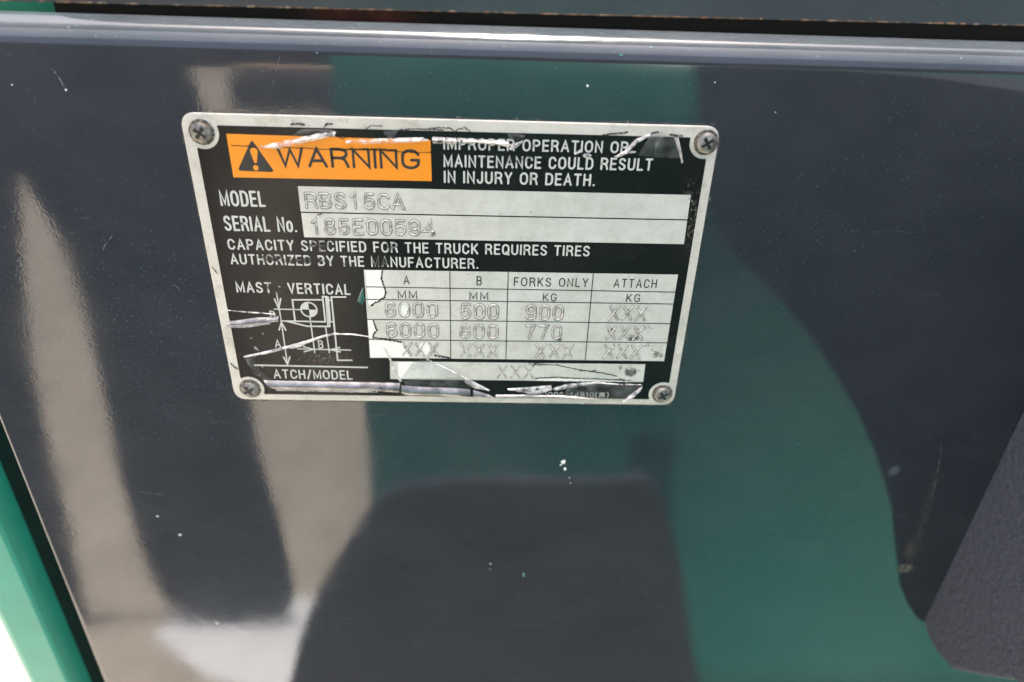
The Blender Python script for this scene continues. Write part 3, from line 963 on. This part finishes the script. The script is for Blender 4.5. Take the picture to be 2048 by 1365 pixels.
# peeling clear film
def strip(name, top, bot, mat, hmid, htop=.0, hbot=.0, n=60, m=9, jag_t=0.0, jag_b=0.0, base=-.0002, label=None, zf=None):
    f = zf or (lambda x, y: (x, y))
    A = resample(pts([f(*p) for p in top]), n); B = resample(pts([f(*p) for p in bot]), n)
    bm = bmesh.new(); rows = []
    ja = jb = 0
    for i in range(n):
        ja = ja * .6 + random.uniform(-1, 1) * jag_t; jb = jb * .6 + random.uniform(-1, 1) * jag_b
        a = A[i] + Vector((0, ja)); b = B[i] + Vector((0, jb))
        row = []
        for j in range(m):
            u = j / (m - 1)
            p = a.lerp(b, u)
            h = htop * (1 - u) + hbot * u + hmid * math.sin(math.pi * u)
            row.append(bm.verts.new((p.x, base - h, p.y)))
        rows.append(row)
    for i in range(n - 1):
        for j in range(m - 1):
            bm.faces.new((rows[i][j], rows[i + 1][j], rows[i + 1][j + 1], rows[i][j + 1]))
    o = obj(name, bm, mat, plate, smooth=True, recalc=False)
    if label: o['label'] = label
    return o


def z1(x, y): return (340 + x * .27344, 210 + y * .27344)
def z2(x, y): return (860 + x * .29297, 210 + y * .29297)


# lower edge: rolled-up silvery curl
strip('peeling_film', [(500, 945), (560, 948), (900, 955), (1300, 962), (1578, 968)], [(590, 1012), (640, 1022), (980, 1026), (1390, 1030), (1572, 1044)], M_CURL, .0012, 0, .0003, zf=z3, label='silvery curled film along the lower edge of the plate')
strip('peeling_film', [(600, 1012), (900, 1018), (1250, 1016), (1415, 985)], [(610, 1022), (980, 1030), (1390, 1036), (1400, 1032)], M_TORN, .0001, .0004, .0006, jag_b=.00008, zf=z3)
strip('peeling_film', [(1588, 985), (1750, 1000), (2040, 1010), (2130, 1020)], [(1586, 1050), (1640, 1066), (1900, 1068), (2130, 1090)], M_CURL, .0010, 0, .0002, zf=z3)
strip('peeling_film', [(390, 950), (470, 972), (545, 1000)], [(385, 1000), (450, 1008), (545, 1010)], M_CURL, .0007, 0, .0002, zf=z4)
strip('peeling_film', [(555, 985), (760, 985), (1050, 990), (1350, 1010)], [(552, 1010), (760, 1012), (1050, 1014), (1340, 1016)], M_CURL, .0006, 0, .0002, zf=z4)
strip('peeling_film', [(640, 940), (780, 930), (960, 915)], [(650, 952), (800, 975), (960, 940)], M_CREASE, .0004, jag_b=.0001, zf=z4)
strip('peeling_film', [(780, 962), (860, 950), (960, 920)], [(785, 980), (880, 972), (965, 945)], M_TORN, .0002, .0002, .0004, n=30, jag_b=.0001, zf=z4)
strip('peeling_film', [(960, 940), (1080, 905), (1300, 890), (1460, 905), (1625, 908)], [(1000, 955), (1100, 935), (1300, 905), (1460, 912), (1620, 914)], M_CREASE, .0004, jag_t=.00005, zf=z4)
strip('peeling_film', [(1625, 912), (1560, 960), (1480, 1020)], [(1600, 960), (1550, 1010), (1480, 1045)], M_CREASE, .0008, .0006, .0006, n=30, jag_t=.00008, zf=z4)
strip('peeling_film', [(1080, 910), (1300, 896), (1480, 912), (1610, 916)], [(1050, 990), (1250, 1005), (1400, 1020), (1480, 1038)], M_FILM, .0003, .0004, .0007, zf=z4)
strip('peeling_film', [(1180, 1048), (1260, 1020), (1340, 1012)], [(1184, 1052), (1270, 1030), (1345, 1018)], M_TORN, .0001, .0003, .0003, n=20, zf=z4)
# left: bright curl beside the diagram
strip('peeling_film', [(212, 482), (330, 470), (450, 452), (560, 448), (622, 440)], [(228, 522), (340, 520), (430, 512), (560, 492), (630, 482)], M_CURL, .0010, 0, .0004, jag_b=.00004, zf=z3, label='silvery torn film curl beside the diagram')
strip('peeling_film', [(226, 508), (340, 508), (430, 500), (560, 484)], [(226, 524), (340, 525), (430, 515), (560, 494)], M_TORN, .0001, .0005, .0008, jag_b=.00006, zf=z3)
strip('peeling_film', [(215, 392), (330, 402), (480, 412), (600, 424)], [(215, 400), (330, 412), (480, 424), (600, 432)], M_CREASE, .0002, n=40, jag_b=.00004, zf=z3)
# ridge running from the lower left across to the table
strip('peeling_film', [(345, 756), (520, 716), (700, 672), (830, 636), (960, 594), (1060, 574), (1200, 578), (1330, 598)], [(350, 770), (540, 738), (700, 694), (830, 664), (970, 612), (1070, 588), (1200, 590), (1330, 606)], M_CREASE, .0004, n=70, jag_t=.00004, jag_b=.00004, zf=z3)
strip('peeling_film', [(345, 762), (430, 900), (520, 950)], [(400, 752), (480, 880), (580, 950)], M_FILM, .0003, 0, .0, zf=z3)
strip('peeling_film', [(690, 676), (760, 655), (825, 640)], [(700, 694), (740, 694), (826, 668)], M_TORN, .0001, .0002, .0004, n=20, jag_b=.00008, zf=z3)
strip('peeling_film', [(428, 680), (448, 690), (466, 712)], [(432, 700), (445, 706), (462, 715)], M_TORN, .0001, n=12, zf=z3)
strip('peeling_film', [(1285, 210), (1262, 260), (1240, 320)], [(1300, 300), (1290, 330), (1276, 352)], film('teal_film_flake', .8, (.5, .9, .8), .2, 1.7, (.02, .11, .09)), .0004, zf=z3)
# clear triangle over the lower fields
strip('peeling_film', [(1590, 925), (1680, 800), (1800, 772), (1900, 830), (2040, 905), (2240, 1010)], [(1592, 955), (1640, 985), (1760, 1000), (1900, 1005), (2060, 1005), (2230, 1020)], M_FILM, .0002, zf=z3)
strip('peeling_film', [(50, 722), (180, 780), (320, 850), (380, 880), (510, 950)], [(52, 730), (180, 790), (322, 868), (430, 945), (505, 956)], M_CREASE, .0004, n=50, jag_b=.00008, zf=z4)
strip('peeling_film', [(330, 868), (380, 880), (440, 910)], [(330, 890), (400, 935), (470, 945)], M_TORN, .0002, .0002, .0004, n=24, jag_b=.00008, zf=z4)
strip('peeling_film', [(1440, 690), (1490, 780), (1530, 900), (1575, 960)], [(1462, 690), (1510, 780), (1550, 890), (1590, 950)], M_CREASE, .0002, n=30, zf=z3)
# upper edge: torn creases over the warning field and first text line
strip('peeling_film', [(650, 305), (800, 270), (960, 235), (1100, 205), (1180, 185), (1215, 200)], [(690, 312), (800, 318), (930, 290), (1080, 255), (1190, 228), (1212, 232)], M_CREASE, .0009, 0, .0003, jag_t=.00005, jag_b=.00005, zf=z1, label='bright film crease over the orange field')
strip('peeling_film', [(1285, 262), (1400, 248), (1600, 242), (1850, 236), (1890, 250)], [(1300, 280), (1420, 285), (1600, 280), (1800, 272), (1900, 262)], M_CREASE, .0008, 0, .0003, jag_b=.00004, zf=z1)
strip('peeling_film', [(900, 215), (960, 180), (1130, 178), (1190, 182)], [(905, 225), (990, 215), (1100, 205), (1190, 195)], M_FILM, .0004, n=30, zf=z1)
strip('peeling_film', [(1560, 195), (1640, 188), (1680, 176)], [(1600, 242), (1640, 240), (1660, 210)], M_FILM, .0004, n=30, zf=z1)
strip('peeling_film', [(15, 218), (120, 222), (300, 232), (470, 240), (540, 246)], [(22, 262), (120, 264), (300, 262), (470, 272), (540, 290)], M_CREASE, .0010, 0, .0002, jag_b=.00004, zf=z2, label='white film crease over the first text line')
strip('peeling_film', [(540, 296), (570, 265), (632, 240)], [(552, 308), (590, 290), (628, 258)], M_TORN, .0003, .0002, .0004, n=24, zf=z2)
strip('peeling_film', [(530, 195), (560, 190), (650, 205)], [(545, 250), (580, 250), (630, 232)], M_FILM, .0004, n=24, zf=z2)
strip('peeling_film', [(980, 328), (1010, 316), (1030, 300)], [(990, 340), (1015, 332), (1035, 318)], M_TORN, .0002, n=14, jag_b=.0001, zf=z2)
strip('peeling_film', [(1040, 340), (1070, 328), (1100, 340)], [(1045, 356), (1075, 366), (1100, 352)], M_CREASE, .0002, n=14, jag_b=.0001, zf=z2)
strip('peeling_film', [(1255, 352), (1330, 310), (1400, 235), (1500, 192)], [(1285, 356), (1350, 330), (1412, 255), (1510, 212)], M_CREASE, .0004, 0, .0003, n=40, jag_b=.0001, zf=z2)
strip('peeling_film', [(1310, 325), (1360, 312), (1405, 318)], [(1312, 336), (1360, 332), (1400, 328)], M_TORN, .0002, n=20, jag_b=.00008, zf=z2)
strip('peeling_film', [(1505, 195), (1600, 190), (1690, 215)], [(1410, 345), (1530, 355), (1700, 365)], M_FILM, .0006, .0003, .0002, zf=z2)
strip('peeling_film', [(1535, 215), (1560, 205), (1640, 205)], [(1532, 345), (1540, 345), (1550, 232)], M_FILM, .0003, n=24, zf=z2)
strip('peeling_film', [(1665, 220), (1690, 300), (1715, 400)], [(1692, 218), (1712, 300), (1726, 385)], M_TORN, .0004, .0002, .0003, n=30, zf=z2)
# near-black lines for creases, slits and smudges
def crease(L, w, f, jit=.00008, n=60):
    bm = bmesh.new()
    ribbon_stroke(bm, [p + Vector((random.uniform(-1, 1), random.uniform(-1, 1))) * jit for p in resample(pts([f(*p) for p in L]), n)], w, .00001, Y3 - .00003 - random.random() * 2e-5)
    obj('dark_crease', bm, M_DIRT_CREASE, plate)
crease([(450, 296), (700, 308), (900, 312), (1200, 328), (1500, 330), (1800, 350), (1910, 346)], .00011, z1)
crease([(1180, 320), (1300, 326), (1480, 322), (1640, 332)], .00018, z1, .0002)
crease([(1200, 200), (1240, 240), (1270, 248), (1300, 225), (1340, 240)], .00012, z1, .0001, 20)
crease([(890, 142), (950, 136), (985, 150)], .00022, z1, .0002, 14)
crease([(1130, 160), (1150, 138), (1185, 138)], .00020, z1, .0002, 14)
crease([(1340, 215), (1440, 170), (1480, 152), (1560, 156)], .00014, z1, .00015, 24)
crease([(1650, 210), (1670, 180), (1800, 176), (2000, 182)], .00018, z1, .0001, 24)
crease([(0, 160), (60, 155), (140, 158), (165, 180), (200, 165), (240, 155), (280, 190)], .00016, z2, .00012, 30)
crease([(1180, 205), (1290, 195), (1350, 185)], .00022, z2, .00015, 20)
crease([(1490, 215), (1520, 190), (1560, 185)], .0002, z2, .0001, 16)
crease([(1640, 205), (1720, 212)], .0003, z2, .0001, 12)
crease([(0, 318), (200, 332), (400, 345), (700, 352), (900, 350), (1250, 345)], .00009, z2)
crease([(240, 812), (262, 835), (300, 860)], .0002, z3, .0001, 14)
crease([(100, 55), (118, 80), (140, 110)], .00014, z3, .0001, 12)
crease([(1583, 962), (1580, 1050)], .00014, z3, .00002, 12)
crease([(386, 955), (386, 1005)], .0001, z4, .00002, 8)
crease([(548, 970), (550, 1010)], .0001, z4, .00002, 8)

# small hole in the print
c = pt(*z3(776, 780))
bm = bmesh.new()
poly_xz(bm, [(c.x + .0009 * math.cos(a) * random.uniform(.7, 1.1), c.y + .0007 * math.sin(a) * random.uniform(.7, 1.1)) for a in [2 * math.pi * q / 12 for q in range(12)]], Y1, .00002)
o = obj('puncture', bm, M_GRIME, plate)
bm = bmesh.new()
poly_xz(bm, [(c.x + .0002 + .00042 * math.cos(a), c.y + .00042 * math.sin(a)) for a in [2 * math.pi * q / 12 for q in range(12)]], Y2, .00002)
obj('hole', bm, M_INK, o)


# pan-head screws with cross recess
def screw(c, rot, label):
    r, hh = .0029, .0019
    bm = bmesh.new()
    n = 40
    prof = [(0, 1.0)] + [(q, 1 - .45 * q ** 2.6) for q in (.2, .4, .55, .68, .8, .9, .96)] + [(1.0, .42), (1.0, .0)]
    cs_, sn = math.cos(rot), math.sin(rot)

    def recess(x, y):
        d = math.hypot(x, y)
        a = .16 * r
        L = .62 * r
        k = 0
        if (abs(x) < a and abs(y) < L) or (abs(y) < a and abs(x) < L): k = 1
        return k * (.55 - .35 * d / L)
    # fine polar grid so that the cross recess is really sunk
    rings = []
    R1 = [0] + [r * q / 26 for q in range(1, 27)]
    n = 72
    def hgt(q):
        q = min(1, q)
        return hh * (1 - .40 * q ** 2.6 - (.25 * ((q - .88) / .12) ** 2 if q > .88 else 0))
    ctr = bm.verts.new((c.x, -hgt(0) + .55 * hh, c.y))
    for R in R1[1:]:
        ring = []
        for i in range(n):
            a = 2 * math.pi * i / n
            x, y = R * math.cos(a), R * math.sin(a)
            ring.append(bm.verts.new((c.x + x * cs_ - y * sn, -hgt(R / r) + recess(x, y) * hh, c.y + x * sn + y * cs_)))
        rings.append(ring)
    rings.append([bm.verts.new((c.x + r * math.cos(2 * math.pi * i / n + rot), .0002, c.y + r * math.sin(2 * math.pi * i / n + rot))) for i in range(n)])
    for i in range(n): bm.faces.new((ctr, rings[0][i], rings[0][(i + 1) % n]))
    for j in range(len(rings) - 1):
        for i in range(n):
            bm.faces.new((rings[j][i], rings[j + 1][i], rings[j + 1][(i + 1) % n], rings[j][(i + 1) % n]))
    o = obj('screw', bm, M_SCREW, plate, smooth=True)
    o.data.set_sharp_from_angle(angle=math.radians(40))
    # flat black cross in the recess and ring of grime round the head
    bm = bmesh.new()
    for dx, dy in ((1, 0), (0, 1)):
        q = [(-.56, -.12), (.56, -.12), (.56, .12), (-.56, .12)]
        P = []
        for a, b in q:
            x, y = (a, b) if dx else (b, a)
            x *= r; y *= r
            P.append((c.x + x * cs_ - y * sn, c.y + x * sn + y * cs_))
        poly_xz(bm, P, -hh * (.79 + .01 * dx), .00002)
    obj('recess_cross', bm, M_INK, o)
    bm = bmesh.new()
    ribbon_stroke(bm, [Vector((c.x + (r + .0002) * math.cos(a), c.y + (r + .0002) * math.sin(a))) for a in [2 * math.pi * q / 36 for q in range(37)]], .0005, .00001, -.00001)
    obj('grime', bm, M_GRIME, o)


for c, rot in zip(SCREW, (.95, .6, .55, .5)):
    screw(c, rot, '')
